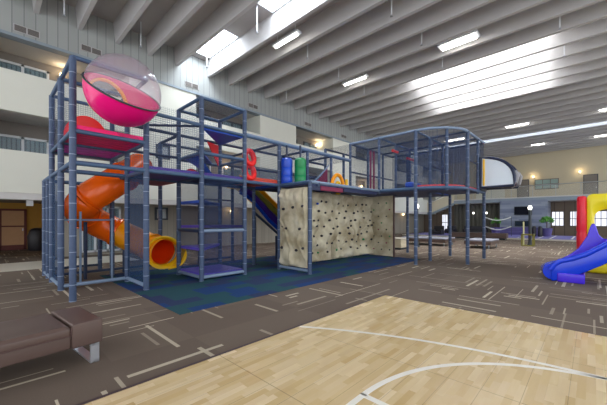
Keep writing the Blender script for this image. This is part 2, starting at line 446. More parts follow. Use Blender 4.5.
# corridor at the far left
struct('wall_back_corridor', MB().box(-8, 2.3, 21, 21.2, 0, 2.42).box(2.3, 2.5, REC+.15, 21.2, 0, 2.42), 'ochre')
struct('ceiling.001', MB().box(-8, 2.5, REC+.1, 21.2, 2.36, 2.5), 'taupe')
d = struct('door_1', MB().box(.45, .55, 20.93, 21, 0, 2.02).box(1.36, 1.46, 20.93, 21, 0, 2.02).box(.45, 1.46, 20.93, 21, 1.96, 2.06).box(.5, 1.4, 20.93, 21, 1.15, 1.22).box(.5, 1.4, 20.93, 21, 0, .25), 'reddoor')
MB().box(.55, 1.36, 20.95, 21, .25, 1.96).build('door_panel', 'doorpanel', d)
MB().box(1.29, 1.33, 20.88, 20.95, .95, 1.08).build('door_handle', 'chrome', d)
# balcony windows
wn = [1]
def balcony_window(x0, x1, z0, z1, y=REC, n=2, mat='curtain', fm='whiteframe', parentless=True):
    f = MB(); t = .08
    f.box(x0, x1, y-.08, y, z1-t, z1).box(x0, x1, y-.08, y, z0, z0+t)
    for k in range(n+1):
        xx = x0+(x1-x0-t)*k/n; f.box(xx, xx+t, y-.08, y, z0, z1)
    o = struct('window_%d' % wn[0], f, fm); wn[0] += 1
    MB().box(x0+.03, x1-.03, y-.02, y-.005, z0+.03, z1-.03).build('curtain', mat, o)
    MB().quad((x0+.03, y-.05, z0+.03), (x1-.03, y-.05, z0+.03), (x1-.03, y-.05, z1-.03), (x0+.03, y-.05, z1-.03)).build('glass_pane', 'glass', o)
    return o
for zf in (2.6, 5.32):
    balcony_window(.2, 1.74, zf, zf+2.03)
    for a in (7.25, 14.15, 21.05, 27.9, 34.7):
        balcony_window(a, a+1.5, zf, zf+2.03, fm='darkframe' if zf > 3 else 'whiteframe')
        balcony_window(a+2.2, a+3.6, zf, zf+2.03, fm='darkframe' if zf > 3 else 'whiteframe')
for a in (2.75, 13.8, 21.2, 24.5, 28.5): balcony_window(a, a+1.5, .12, 2.1, y=REC-.05, n=3)
for a, zz, y in ((5.2, 4.25, YW), (5.73, 1.5, REC-.05)):
    balcony_window(a, a+.62, zz, zz+.62, y=y, n=1, mat='soffit', fm='darkframe')
# corridor spotlight, wall lamps
def lamp_pt(loc, col, e, r=.06):
    l = bpy.data.lights.new('lamp_light', 'POINT'); l.energy = e; l.color = col; l.shadow_soft_size = r
    o = bpy.data.objects.new('lamp_light', l); COL.objects.link(o); o.location = loc; return o
def wall_lamp(loc, face, label, e=22):
    t = thing('wall_lamp', label, 'wall lamp', loc, 'warm wall lamps')
    dx, dy = face; x, y, z = loc
    MB().rbox(x-.05-abs(dy)*.03, x+.05+abs(dy)*.03, y-.05-abs(dx)*.03, y+.05+abs(dx)*.03, z-.14, z+.02, .015).build('bracket', 'whiteframe', t)
    MB().ball((x+dx*.1, y+dy*.1, z+.03), .07, seg=12).build('lamp_shade', 'warmlamp', t, True)
    lamp_pt((x+dx*.28, y+dy*.28, z+.1), (1, .78, .5), e*.15)
    return t
wl = [((2.12, REC-.06, 7.32), (0,-1), 'glowing wall lamp of the top balcony at the upper left, behind the tall tower post'),
      ((17.8-.1, REC-.06, 7.3), (0,-1), 'glowing wall lamp between two dark windows of the top balcony'),
      ((10.0, REC-.11, 2.0), (0,-1), 'glowing ground floor wall lamp seen through the lower mesh of the platform tower'),
      ((9.7, REC-.06, 4.6), (0,-1), 'glowing wall lamp of the middle balcony seen through the platform tower'),
      ((24.0, REC-.06, 4.6), (0,-1), 'glowing wall lamp of the middle balcony seen through the netted upper deck'),
      ((32.5, REC-.11, 2.1), (0,-1), 'glowing ground floor wall lamp right of the climbing walls'),
      ((XF-.06, 4.72, 6.25), (-1,0), 'glowing wall lamp on the far cream wall, left of the small paned window'),
      ((XF-.06, .9, 6.4), (-1,0), 'glowing wall lamp on the far cream wall beside the grey door above the inflatable')]
for loc, f, lab in wl: wall_lamp(loc, f, lab, 30 if loc[0] > 40 else 22)
t = thing('spotlight', 'white square ceiling spotlight at the edge of the left balcony soffit', 'spotlight', (1.09, REC-.35, 2.28))
MB().box(1.0, 1.18, REC-1.2, REC-1.02, 2.0, 2.2).build('lamp_housing', 'whiteframe', t); MB().box(1.06, 1.12, REC-1.14, REC-1.08, 2.2, 2.3).build('stem', 'whiteframe', t)
t = thing('waste_bin', 'black rounded waste bin in the ochre corridor on the left', 'bin', (1.78, 19.9, 0))
MB().lathe((1.78, 19.9, 0), [(.3,0),(.36,.1),(.38,.7),(.3,.98)], 18).build('bin_body', 'black', t, True)
MB().lathe((1.78, 19.9, .98), [(.3,0),(.22,.1),(.02,.14)], 18).build('lid', 'black', t, True)
# vents on the band
vents = [(.66,7.95,'leftmost'),(2.5,8.05,''),(6.55,8.0,''),(10.2,7.98,''),(14.8,8.0,''),(18.9,8.0,'')]
vl = ['dark double air vent on the grey band at the far left', 'dark double air vent on the grey band just left of the pink bubble', 'air vent on the grey band just right of the pink bubble, above the platform tower',
      'small air vent on the grey band, between the pink bubble and the cream pier', 'small air vent on the grey band above the cream pier', 'smallest and farthest air vent on the grey band before the netted upper deck']
for (x, z, _), lb in zip(vents, vl):
    t = thing('air_vent', lb, 'air vent', (x, YW-.03, z), 'air vents on the grey band')
    MB().box(x-.02, x+.66, YW-.03, YW, z-.12, z+.12).build('vent_frame', 'beam', t)
    s = MB()
    for k in range(5):
        s.box(x+.01, x+.3, YW-.045, YW-.03, z-.1+.042*k, z-.075+.042*k).box(x+.34, x+.63, YW-.045, YW-.03, z-.1+.042*k, z-.075+.042*k)
    s.build('slats', 'greydoor', t)
    MB().box(x+.01, x+.3, YW-.034, YW-.031, z-.1, z+.1).box(x+.34, x+.63, YW-.034, YW-.031, z-.1, z+.1).build('opening', 'darkframe', t)
# far wall
struct('wall_far', MB().box(XF, XF+.25, -12, YW+2, 3.3, ZT+.2), 'cream2')
struct('wall_far_ground', MB().box(38.6, 38.8, -12, REC, 0, 3.3), 'brownpanel')
struct('floor.003', MB().box(35.9, XF, -12, 11.2, 3.3, 3.72), 'soffit')
struct('trim_4', MB().box(35.82, 35.9, -12, 11.2, 3.28, 3.62), 'slab')
for i, (y0, y1, z1) in enumerate(((5.1, 6.2, 6.05), (-.45, .65, 6.1), (-7, -6, 6.1))):
    d = struct('door_%d' % (i+2), MB().box(XF-.06, XF, y0, y1, 3.72, z1), 'darkframe')
    MB().box(XF-.09, XF-.05, y0+.07, y1-.07, 3.74, z1-.07).build('door_panel', 'greydoor', d)
    MB().box(XF-.15, XF-.09, y0+.12, y0+.18, 4.7, 4.82).build('door_handle', 'chrome', d)
f = MB(); y0, y1, z0, z1 = 2.55, 4.6, 4.85, 5.95
for k in range(4): yy = y0+(y1-y0-.07)*k/3; f.box(XF-.1, XF, yy, yy+.07, z0, z1)
for k in range(3): zz = z0+(z1-z0-.07)*k/2; f.box(XF-.1, XF, y0, y1, zz, zz+.07)
w = struct('window_15', f, 'greydoor'); MB().box(XF-.05, XF-.03, y0, y1, z0, z1).build('glass_pane', plain('green_grey_pane', (150, 178, 172), .15), w)
w2 = struct('trim_7', MB().box(XF-.04, XF, 7.4, 10.4, 4.0, 5.4), 'cream')
# walkway railing and stairs
rl = thing('walkway_railing', 'grey metal railing with clear panels along the far upper walkway', 'railing', (35.95, 0, 3.72))
MB().sweep([(35.95, -11, 4.78), (35.95, 11.1, 4.78)], .04, 8).build('handrail', 'rail', rl)
for k in range(13):
    y = -9.5+k*1.7; MB().box(35.93, 35.97, y-.025, y+.025, 3.6, 4.78).build('baluster', 'rail', rl)
MB().quad((35.96, -11, 3.75), (35.96, 11.1, 3.75), (35.96, 11.1, 4.68), (35.96, -11, 4.68)).build('clear_panel', 'railglass', rl)
st = thing('staircase', 'beige staircase rising to the far walkway behind the posts of the upper deck', 'staircase', (35.9, 14, 0))
MB().prism([(35.8, 15.5, 2.3), (35.8, 13.4, 2.3), (35.8, 11.1, 3.3), (35.8, 11.1, 4.5), (35.8, 13.4, 3.55), (35.8, 15.5, 3.55)], (.12, 0, 0)).build('stair_parapet', 'cream2', st)
MB().prism([(35.75, 15.5, 2.15), (35.75, 13.4, 2.15), (35.75, 11.1, 3.15), (35.75, 11.1, 3.4), (35.75, 13.4, 2.4), (35.75, 15.5, 2.4)], (.2, 0, 0)).build('stringer', 'slab', st)
MB().sweep([(35.85, 15.5, 3.75), (35.85, 13.3, 3.75), (35.85, 11.1, 4.78)], .035, 8).build('handrail', 'rail', st)
s = MB()
for k in range(7): s.box(35.95, 37.4, 13.4-.33*(k+1), 13.4-.33*k, 2.3+.19*k, 2.42+.19*k)
s.build('steps', 'taupe', st)
# grey feature wall
struct('wall_feature', MB().box(35.62, 36.2, 2.96, 6.7, 0, 3.4).box(36.2, 38.6, 2.96, 3.2, 0, 3.3), 'boards')
t = thing('television', 'black flat television on the grey board feature wall', 'television', (35.55, 4.85, 2.0))
MB().rbox(35.52, 35.6, 4.1, 5.5, 1.98, 2.8, .015).build('casing', 'steelblack', t); MB().box(35.51, 35.52, 4.14, 5.46, 2.02, 2.76).build('screen', 'tv', t)
t = thing('fireplace', 'dark glass fireplace set below the television', 'fireplace', (35.55, 4.8, .9))
MB().box(35.53, 35.6, 4.15, 5.45, .9, 1.42).build('surround', 'steelblack', t); MB().box(35.52, 35.53, 4.22, 5.38, .97, 1.35).build('glass_front', 'fire', t)
t = thing('curtain', 'long dark grey pleated curtain left of the grey feature wall', 'curtain', (38.4, 9, 0))
MB().grid(lambda u, v: (38.45+.06*math.sin(u*70), 6.9+u*5, .05+v*3.15), 140, 2).build('curtain_fabric', plain('grey_drape', (112, 112, 104), .9), t, True)
MB().sweep([(38.45, 6.8, 3.24), (38.45, 12, 3.24)], .03, 8).build('curtain_rod', 'darkframe', t)
k = 30
for y0, y1, z0, z1 in ((1.96, 2.9, .9, 2.35), (.96, 1.55, .9, 2.35), (-1.0, .2, .9, 2.35), (-3.2, -1.8, .9, 2.6), (-5.5, -4.1, .9, 2.6), (12.6, 13.3, .2, 2.2)):
    f = MB()
    for q in range(4): yy = y0+(y1-y0-.05)*q/3; f.box(38.5, 38.6, yy, yy+.05, z0, z1)
    f.box(38.5, 38.6, y0, y1, z0, z0+.06).box(38.5, 38.6, y0, y1, z1-.06, z1).box(38.5, 38.6, y0, y1, (z0+z1)/2-.03, (z0+z1)/2+.03)
    o = struct('window_%d' % k, f, 'greydoor'); k += 1
    MB().box(38.55, 38.57, y0+.03, y1-.03, z0+.03, z1-.03).build('glass_pane', 'daywindow', o)
for i, y in enumerate((8.3, 9.6)):
    t = thing('pendant_lamp', ('small glowing pendant lamp by the dark curtain, the one nearer the feature wall', 'small glowing pendant lamp by the dark curtain, the one nearer the stairs')[i], 'pendant lamp', (37.6, y, 3.28), 'small pendant lamps under the walkway')
    MB().sweep([(37.6, y, 3.28), (37.6, y, 2.35)], .012, 6).build('cord', 'steelblack', t); MB().ball((37.6, y, 2.27), .1).build('globe', 'lampglobe', t, True)
# ------------------------------------------------------------------ CEILING FIXTURES
fx = [(8.38, 8.95, 1.3, 1, 'lit fluorescent ceiling fixture nearest the long skylight well at the top'), (13.28, 8.95, 1.3, 1, 'lit fluorescent ceiling fixture hung above the low netted walkway'),
      (13.28, 3.95, 1.3, 2, 'lit double fluorescent ceiling fixture at the upper right, nearest the camera'), (28.0, 4.15, 1.4, 1, 'lit fluorescent ceiling fixture between the bright skylight bays and the far skylight strip'),
      (28.0, -1.1, 1.5, 1, 'lit fluorescent ceiling fixture at the right edge, before the far skylight strip'), (29.2, 9.0, 1.6, 1, 'lit fluorescent ceiling fixture seen through the rounded corner of the netted upper deck'),
      (36.4, 3.75, 1.0, 1, 'small lit fluorescent ceiling fixture beyond the far skylight strip'), (36.4, -.75, 1.2, 1, 'lit fluorescent ceiling fixture beyond the strip skylight at the right edge')]
for x, y, L, n, lb in fx:
    t = thing('fluorescent_light', lb, 'ceiling light', (x, y, ZB+.15), 'fluorescent ceiling fixtures')
    w = .12*n
    MB().box(x-w, x+w, y-L/2-.1, y+L/2+.1, ZB+.08, ZB+.16).build('housing', 'whiteframe', t)
    for q in range(n):
        xx = x + (0 if n == 1 else (-.11+.22*q)); MB().rbox(xx-.035, xx+.035, y-L/2, y+L/2, ZB+.0, ZB+.08, .02).build('lamp_tube', 'tubelamp', t)
    for s in (-1, 1): MB().box(x-.01, x+.01, y+s*L*.4-.01, y+s*L*.4+.01, ZB+.16, ZT).build('hanger_rod', 'whiteframe', t)
spr = [(1.85, 13.0), (4.3, 13.1), (6.95, 12.7), (6.95, 9.0), (9.55, 4.95), (11.95, 9.0), (11.95, 4.9), (14.4, 9.1), (14.4, 4.95), (14.4, .85), (16.9, .85), (9.55, 8.85), (12.0, 12.8)]
sp = None
for x, y in spr:
    if sp is None:
        sp = thing('sprinkler', 'thin white sprinkler drop pipe hanging between the ceiling beams', 'sprinkler', (x, y, ZT), 'sprinkler drops between the beams')
        MB().sweep([(x, y, ZT), (x, y, 8.5)], .022, 8).build('drop_pipe', 'whiteframe', sp); MB().lathe((x, y, 8.44), [(.02, .06), (.02, .02), (.05, .01), (.05, 0)], 10).build('sprinkler_head', 'chrome', sp)
    else: copy_tree(sp, (x, y, ZT))
# ------------------------------------------------------------------ SPORT COURT
ct = thing('sport_court_floor', 'pale maple sport court floor with white markings laid on the brown carpet', 'court floor', (5.43, 2.95, 0))
CX, CY = 5.43, 2.95
MB().box(-4.5, CX, -8, CY, 0, .022).build('court_surface', 'court', ct)
MB().box(-4.5, CX+.035, CY, CY+.035, 0, .024).box(CX, CX+.02, -8, CY, 0, .022).build('edge_trim', 'darktrim', ct)
def arc_line(c, R, a0, a1, n=90, w=.028, z=.0226):
    def fn(u, v):
        a = a0+(a1-a0)*u; r = R+(v-.5)*2*w; return (c[0]+r*math.cos(a), c[1]+r*math.sin(a), z)
    return MB().grid(fn, n, 1)
a_end = math.asin((CY+.4)/6.1)
arc_line((-2.1, -.4), 6.1, a_end-.003, -1.3).build('three_point_line', 'white_line', ct)
arc_line((2.2, -.4), 1.8, 0-PI/2, PI/2+.0).build('free_throw_circle', 'white_line', ct)
MB().quad((-3, 1.372, .0226), (2.22, 1.372, .0226), (2.22, 1.428, .0226), (-3, 1.428, .0226)).build('lane_line', 'white_line', ct)
MB().quad((2.17, -2.2, .0224), (2.23, -2.2, .0224), (2.23, 1.4, .0224), (2.17, 1.4, .0224)).build('free_throw_line', 'white_line', ct)
# ------------------------------------------------------------------ LEATHER BENCH
bn = thing('leather_bench', 'long brown leather bench with steel frame leg at the lower left', 'bench', (.86, 3.8, 0))
MB().rbox(-2.2, .6, 3.83, 4.55, .2, .36, .015).build('bench_base', 'brown_leather', bn, True)
def cush(u, v):
    x = -2.2+u*2.79; y = 3.81+v*.75
    e = min(u*2.79, (1-u)*2.79, v*.75, (1-v)*.75)
    z = .438 - .03*max(0, 1-e/.03)**2 + .012*noise.noise(Vector((x*3.2, y*2.2, 1)))*min(1, e/.1)
    return (x, y, z)
cb = MB().grid(cush, 110, 30)
cb.rbox(-2.2, .59, 3.81, 4.56, .33, .415, .02)
cs = cb.build('seat_cushion', 'brown_leather', bn, True)
MB().sweep([(-2.2, 3.812, .335), (.592, 3.812, .335)], .006, 6).sweep([(.594, 3.812, .335), (.594, 3.812, .41)], .006, 6).build('piping', 'piping', cs)
MB().rbox(.6, .87, 3.8, 4.56, .2, .446, .016).build('end_block', 'brown_leather', bn, True)
for x in (.66, -1.9):
    MB().box(x+.1, x+.18, 3.81, 3.83, 0, .2).box(x+.1, x+.18, 4.48, 4.5, 0, .2).box(x+.1, x+.18, 3.81, 4.5, 0, .018).box(x+.1, x+.18, 3.81, 4.5, .18, .2).build('leg', 'chrome', bn)
bn.rotation_euler.z = math.radians(6)
# ------------------------------------------------------------------ PLAY FRAME
G = 1.27
X0, X1, X2, X3, X4, X5, X6, X7, X8, X9 = 1.11, 2.38, 3.65, 4.92, 6.19, 7.46, 8.73, 9.95, 11.25, 12.52
X10 = 13.4
Y0, Y1, Y2, Y3, Y4, Y5, Y6 = 3.05, 4.3, 5.65, 6.92, 8.19, 9.46, 10.73
D = 2.56            # deck level
L1, LT = 3.82, 4.5  # railing top, tower top
pf = thing('playground_structure', 'tall blue padded indoor playground frame with netted decks, posts and rails', 'playground', (X3, Y3, 0))
def post(x, y, z0, z1, r=.058): return MB().sweep([(x, y, z0), (x, y, z1)], r, 14).build('post', 'post', pf, True)
for x, y, z1 in ((X0,Y3,LT),(X0,Y4,LT),(X0,Y5,LT),(X0,Y6,D),(X1,Y3,L1),(X1,Y4,LT),(X1,Y5,LT),(X1,Y6,D),
                 (X2,Y3,LT),(X2,Y4,LT),(X3,Y3,LT),(X3,Y4,LT),(X4,Y3,L1),(X4,Y2,D),(X4,Y4,L1),(X2,Y5,L1),(X3,Y5,L1),(X4,Y5,L1),
                 (X5,Y4,L1),(X6,Y4,L1),(X7,Y4,LT),(X7,Y1-.02,LT),(X8,Y1,LT),(X8,Y0,LT),(X10,Y0,D+.05),(X10,Y1,D+.05),(X8,Y4,LT),(X10,Y2+.5,LT)):
    post(x, y, 0, z1)
post(X0, (Y5+Y6)/2+.05, 0, D, .045)
for x, y, z1 in ((X5,Y3,L1),(X6,Y3,L1),(X7,Y3,LT),(X7,Y2,LT),(X8,Y2,LT),(X9,Y0,LT),(X9,Y1,LT),(X9,Y2,LT),(X8,Y3,LT),(X9,Y3,LT)):
    post(x, y, D-.1, z1, .05)
post(X8-1.27*math.cos(PI/4), Y1-1.27*math.sin(PI/4)+.02, D-.1, LT, .05)
post(X4+.35, Y2, D-.1, D, .05)
def rail(a, b, mat='rail_blue', r=.042): return MB().sweep([a, b], r, 10).build('rail', mat, pf, True)
# base rails
zb = .09
for a, b in (((X0,Y4),(X1,Y4)),((X1,Y3),(X1,Y4)),((X0,Y4),(X0,Y6)),((X2,Y3),(X3,Y3)),((X2,Y3),(X2,Y4)),((X4,Y2),(X4,Y3)),((X3,Y3),(X3,Y4)),((X2,Y4),(X3,Y4))):
    rail((*a, zb), (*b, zb), 'rail_light')
for a, b in (((X0,Y6),(X1,Y6)),((X1,Y5),(X2,Y5)),((X3,Y5),(X4,Y5)),((X0,Y5),(X1,Y5))):
    rail((*a, .16), (*b, .16), 'navy_rail', .035)
# deck rails
for a, b in (((X0,Y3),(X4,Y3)),((X0,Y3),(X0,Y6)),((X0,Y4),(X1,Y4)),((X1,Y3),(X1,Y5)),((X4,Y2),(X7,Y2)),((X4,Y2),(X4,Y3)),((X7,Y2),(X7,Y1)),((X0,Y6),(X1,Y6)),((X1,Y4),(X7,Y4)),((X2,Y3),(X2,Y4)),((X3,Y3),(X3,Y4))):
    rail((a[0], a[1], D), (b[0], b[1], D), 'rail_light' if a[1] in (Y3, Y2) and b[1] == a[1] and a[0] >= X3 else 'rail_blue', .048)
# tower rails
for x0, x1, y0, y1, z in ((X0,X1,Y3,Y5,LT),(X0,X1,Y3,Y5,3.2),(X2,X3,Y3,Y4,LT),(X2,X3,Y3,Y4,3.2)):
    if z < 4: z = 3.15
    rail((x0,y0,z),(x1,y0,z)); rail((x0,y1,z),(x1,y1,z)); rail((x0,y0,z),(x0,y1,z)); rail((x1,y0,z),(x1,y1,z))
    if y1 == Y5: rail((x0,Y4,z),(x1,Y4,z))
# low walkway top rails
rail((X1,Y3,L1),(X7,Y3,L1)); rail((X1,Y4,L1),(X7,Y4,L1), 'navy_rail'); rail((X2,Y5,L1),(X4,Y5,L1),'navy_rail')
rail((X3+.05,Y3-.01,L1+.05),(X7,Y3-.01,L1+.05), 'rail_light', .035)
for x in (X1,X4,X5,X6): rail((x,Y3,L1),(x,Y4,L1),'navy_rail')
for x in (X2,X4): rail((x,Y4,L1),(x,Y5,L1),'navy_rail')
for x in (X2,X3): rail((x,Y3,1.23),(x,Y4,1.23),'navy_rail')
rail((X2,Y3,1.23),(X3,Y3,1.23),'rail_light'); rail((X2,Y4,1.97),(X3,Y4,1.97),'navy_rail')
rail((X1,Y4,L1),(X2,Y3+.02,L1-.02),'navy_rail',.03)
for z in (3.2,): rail((X3,Y4,z),(X7,Y4,z),'navy_rail',.035); rail((X1,Y4,z),(X2,Y4,z),'navy_rail',.035)
rail((X3,Y5,1.3),(X4,Y5,1.3),'navy_rail',.03); rail((X3,Y5,2.2),(X4,Y5,2.2),'navy_rail',.03)
# upper right cage rails with the rounded corner
def corner(z, r=.045, mat='rail_light', name='rail'):
    pts = [(X7, Y3, z), (X7, Y1+.05, z)] + [(X8-1.3*math.cos(a), Y1-1.25*math.sin(a), z) for a in [PI/2*k/10 for k in range(11)]] + [(X9+.05, Y0, z), (X10, Y0, z)]
    return MB().sweep(pts, r, 10).build(name, mat, pf, True)
corner(LT); corner(D, .055, 'rail_blue')
rail((X7,Y3,LT),(X10,Y3,LT),'navy_rail')
for y in (Y2, Y1): rail((X7,y,LT),(X10,y,LT),'rail_blue',.035); rail((X8,y,3.5),(X10,y,3.5),'navy_rail',.03)
for x in (X8, X9): rail((x,Y0,LT),(x,Y3,LT),'navy_rail',.035)
rail((X10,Y0,LT),(X10,Y3,LT),'navy_rail'); rail((X7,Y4,LT),(X10,Y4,LT),'navy_rail'); rail((X7,Y3,3.4),(X10,Y3,3.4),'navy_rail',.035)
rail((X8,Y0,3.55),(X10,Y0,3.55),'navy_rail',.035)
rail((X7,Y4,3.0),(X10,Y4,3.0),'navy_rail',.03)
# deck platforms: pad on top, dark underside
def pad(x0, x1, y0, y1, z, mat, under='deck_under'):
    o = MB().rbox(x0+.03, x1-.03, y0+.03, y1-.03, z-.03, z+.05, .02).build('platform', mat, pf, False)
    MB().box(x0+.02, x1-.02, y0+.02, y1-.02, z-.07, z-.031).build('underside', under, o); return o
pad(X0,X1,Y3,Y4,3.23,'pink_pad','pink_pad'); pad(X0,X1,Y4,Y5,3.23,'purple_pad','purple_pad')
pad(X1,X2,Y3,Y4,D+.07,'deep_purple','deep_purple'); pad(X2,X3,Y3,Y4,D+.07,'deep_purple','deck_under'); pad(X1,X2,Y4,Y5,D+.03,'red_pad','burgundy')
pad(X3,X4,Y3,Y4,D+.11,'orange_pad','orange_pad')
pad(X4,X5,Y3,Y4,D,'blue_pad'); pad(X5,X6,Y3,Y4,D,'burgundy'); pad(X6,X7,Y3,Y4,D,'blue_pad'); pad(X4,X5,Y2,Y3,D,'blue_pad'); pad(X5,X6,Y2,Y3,D,'burgundy'); pad(X6,X7,Y2,Y3,D,'blue_pad')
pad(X7,X8,Y2,Y3,D,'blue_pad'); pad(X8,X9,Y2,Y3,D,'blue_pad'); pad(X7,X8,Y1,Y2,D,'blue_pad'); pad(X8,X9,Y1,Y2,D,'blue_pad'); pad(X8,X9,Y0,Y1,D+.06,'red_pad')
pad(X9,X10,Y0,Y1,D+.06,'red_pad'); pad(X9,X10,Y1,Y2,D,'blue_pad')
q = [(X8, Y1, D-.03)] + [(X8-1.24*math.cos(a), Y1-1.19*math.sin(a), D+.02) for a in [PI/2*k/10 for k in range(11)]]
o = MB().prism(q, (0, 0, .09)).build('platform', 'red_pad', pf); MB().prism([(a, b_, D-.07) for a, b_, c in q], (0, 0, .038)).build('underside', 'deck_under', o)
MB().rbox(X5+.35, X7-.1, Y2+.02, Y2+.09, D-.17, D-.07, .02).build('fascia_pad', 'navy', pf)
MB().rbox(X4+.5, X5+.3, Y2+.02, Y2+.09, D-.2, D-.07, .02).build('fascia_pad', 'burgundy', pf)
MB().rbox(X4+.05, X4+.48, Y2+.02, Y2+.09, D-.22, D-.07, .02).build('fascia_pad', 'navy', pf)
MB().rbox(X2+.03, X3-.03, Y3+.03, Y4-.03, .08, .17, .03).build('platform', 'violet_pad', pf)
# triangular climbing steps of the platform tower
def tri(a, b_, c, z, mat='violet_pad', th=.07):
    return MB().prism([(*a, z-th), (*b_, z-th), (*c, z-th)], (0, 0, th)).build('triangular_step', mat, pf)
A, B, C_, D_ = (X2+.04,Y3+.04), (X3-.04,Y3+.04), (X3-.04,Y4-.04), (X2+.04,Y4-.04)
tri(A, C_, D_, .8); tri(B, C_, D_, 1.36, 'deep_purple'); tri(A, C_, D_, 2.0, 'blue_pad'); tri(A, (X3-.3,Y4-.04), D_, 3.2, 'blue_pad', .05); tri(A, B, C_, 3.8, 'blue_pad', .05)
def sag(p, q_, r_, s_, mat, name):
    """stretched cloth panel between four corners"""
    p, q_, r_, s_ = map(Vector, (p, q_, r_, s_))
    def fn(u, v):
        w = p.lerp(q_, u).lerp(s_.lerp(r_, u), v); w.z -= .1*math.sin(PI*u)*math.sin(PI*v); return w
    return MB().grid(fn, 10, 10).build(name, mat, pf, True)
sag((X2+.05,Y4-.05,3.2),(X2+.05,Y3+.3,3.2),(X3-.3,Y4-.2,2.75),(X3-.2,Y4-.1,2.75),'blue_pad','cloth_panel')
MB().prism([(X2+.75,Y4-.2,3.75),(X2+1.1,Y4-.2,3.7),(X2+1.1,Y4-.2,3.1)], (0,.04,0)).build('red_panel','red_pad',pf)
def halfdisc(c, r, mat, th, axis='y', n=24, name='arch_panel'):
    pts = [(c[0]+r*math.cos(PI*k/n), c[1], c[2]+r*1.3*math.sin(PI*k/n)) for k in range(n+1)]
    return MB().prism(pts, (0, th, 0)).build(name, mat, pf)
halfdisc((1.56, Y4-.04, 3.27), .42, 'red_plastic', .08)
def hoop(c, R, r, a0=0, a1=PI, mat='red_plastic', name='red_hoop', sz=1.3):
    return MB().sweep([(c[0]+R*math.cos(a0+(a1-a0)*k/20), c[1], c[2]+sz*R*math.sin(a0+(a1-a0)*k/20)) for k in range(21)], r, 10).build(name, mat, pf, True)
hoop((X2+.32, Y4-.1, 2.62), .2, .055); hoop((X2+.75, Y4-.1, 2.62), .16, .05)
# netting and mesh
def ypanel(x0, x1, y, z0, z1, mat='net', name='safety_net'): return MB().quad((x0,y,z0),(x1,y,z0),(x1,y,z1),(x0,y,z1)).build(name, mat, pf)
def xpanel(x, y0, y1, z0, z1, mat='net', name='safety_net'): return MB().quad((x,y0,z0),(x,y1,z0),(x,y1,z1),(x,y0,z1)).build(name, mat, pf)
def flat(x0, x1, y0, y1, z, mat='net_flat'): return MB().quad((x0,y0,z),(x1,y0,z),(x1,y1,z),(x0,y1,z)).build('roof_net', mat, pf)
xpanel(X0,Y4,Y6,.1,D,'mesh','mesh_panel'); xpanel(X1,Y3,Y4,.1,D,'mesh','mesh_panel')
xpanel(X0,Y3,Y5,3.2,LT); ypanel(X0,X1,Y5,3.2,LT); ypanel(X1,X2,Y3,D,L1); ypanel(X2,X3,Y3,D,3.2); xpanel(X1,Y4,Y5,D,LT)
ypanel(X1,X2,Y4,D,LT); xpanel(X2,Y3,Y4,3.2,LT); ypanel(X2,X3,Y4,3.2,LT); ypanel(X2,X3,Y3,1.23,D,'mesh_dark','mesh_panel'); ypanel(X2,X3,Y3,.1,1.23,'mesh_mid','mesh_panel'); ypanel(X2,X3,Y4,.1,D,'mesh_mid','mesh_panel')
flat(X2,X3,Y3,Y4,LT); flat(X3,X7,Y3,Y4,L1); flat(X7,X10,Y1,Y4,LT)
ypanel(X3,X4,Y4,2.6,3.2,'mesh_mid','mesh_panel'); ypanel(X4,X7,Y4,2.6,3.3,'mesh','mesh_panel')
ypanel(X3,X7,Y3,D,L1,'net'); 
xpanel(X7,Y1,Y3,D,LT,'net'); xpanel(X8,Y0,Y2,D,LT,'mesh_mid'); ypanel(X7,X10,Y3+.02,D,LT,'net'); ypanel(X8,X10,Y0,D,LT,'net'); xpanel(X10,Y0,Y3,D,LT,'mesh_mid')
cn = MB().grid(lambda u, v: (X8-1.3*math.cos(u*PI/2), Y1-1.25*math.sin(u*PI/2), D+v*(LT-D)), 12, 1).build('safety_net', 'net', pf, True)
MB().prism([(7.65,Y3+.1,2.62),(8.65,Y3+.1,2.62),(8.65,Y3+.1,3.4),(8.3,Y3+.1,3.05),(8.0,Y3+.1,2.8)], (0,.05,0)).build('burgundy_panel','burgundy',pf)
MB().sweep([(7.5,Y3+.08,2.72),(7.9,Y3+.08,2.85),(8.3,Y3+.08,3.15),(8.68,Y3+.08,3.5)], .03, 8).build('panel_edge','rail_light',pf)
ar = [(9.0+.36*math.cos(a), Y3-.1, 2.62+.55*math.sin(a)) for a in [PI*k/16*.95 for k in range(17)]]
MB().sweep(ar, .07, 10).build('yellow_arch','amber',pf,True)
MB().sweep([(9.0+.14*math.cos(a), Y3-.12, 2.68+.22*math.sin(a)) for a in [PI*2*k/16 for k in range(17)]], .05, 10).build('yellow_ring','yellow',pf,True)
MB().sweep([(9.55,Y3-.1,2.6),(9.55,Y3-.1,3.05)], .06, 10).build('yellow_post','yellow',pf,True)
for x in (10.35, 10.6): MB().sweep([(x,Y2+.6,D),(x,Y2+.6,4.2)], .04, 8).build('inner_post','burgundy',pf,True)
MB().rbox(10.0,10.8,4.4,4.7,D+.05,D+.25,.08).build('foam_ramp','blue_plastic',pf,True)
MB().sweep([(11.3,5.2,3.9),(11.9,5.2,3.9)], .05, 8).build('red_crossbar','red_plastic',pf,True); MB().sweep([(10.1,5.2,4.0),(10.5,5.2,4.0)], .05, 8).build('red_crossbar','red_plastic',pf,True)
MB().sweep([(X10+.02,Y0-.02,D+.1),(X10+.02,Y0-.02,3.55)], .05, 8).build('yellow_sleeve','yellow',pf,True)
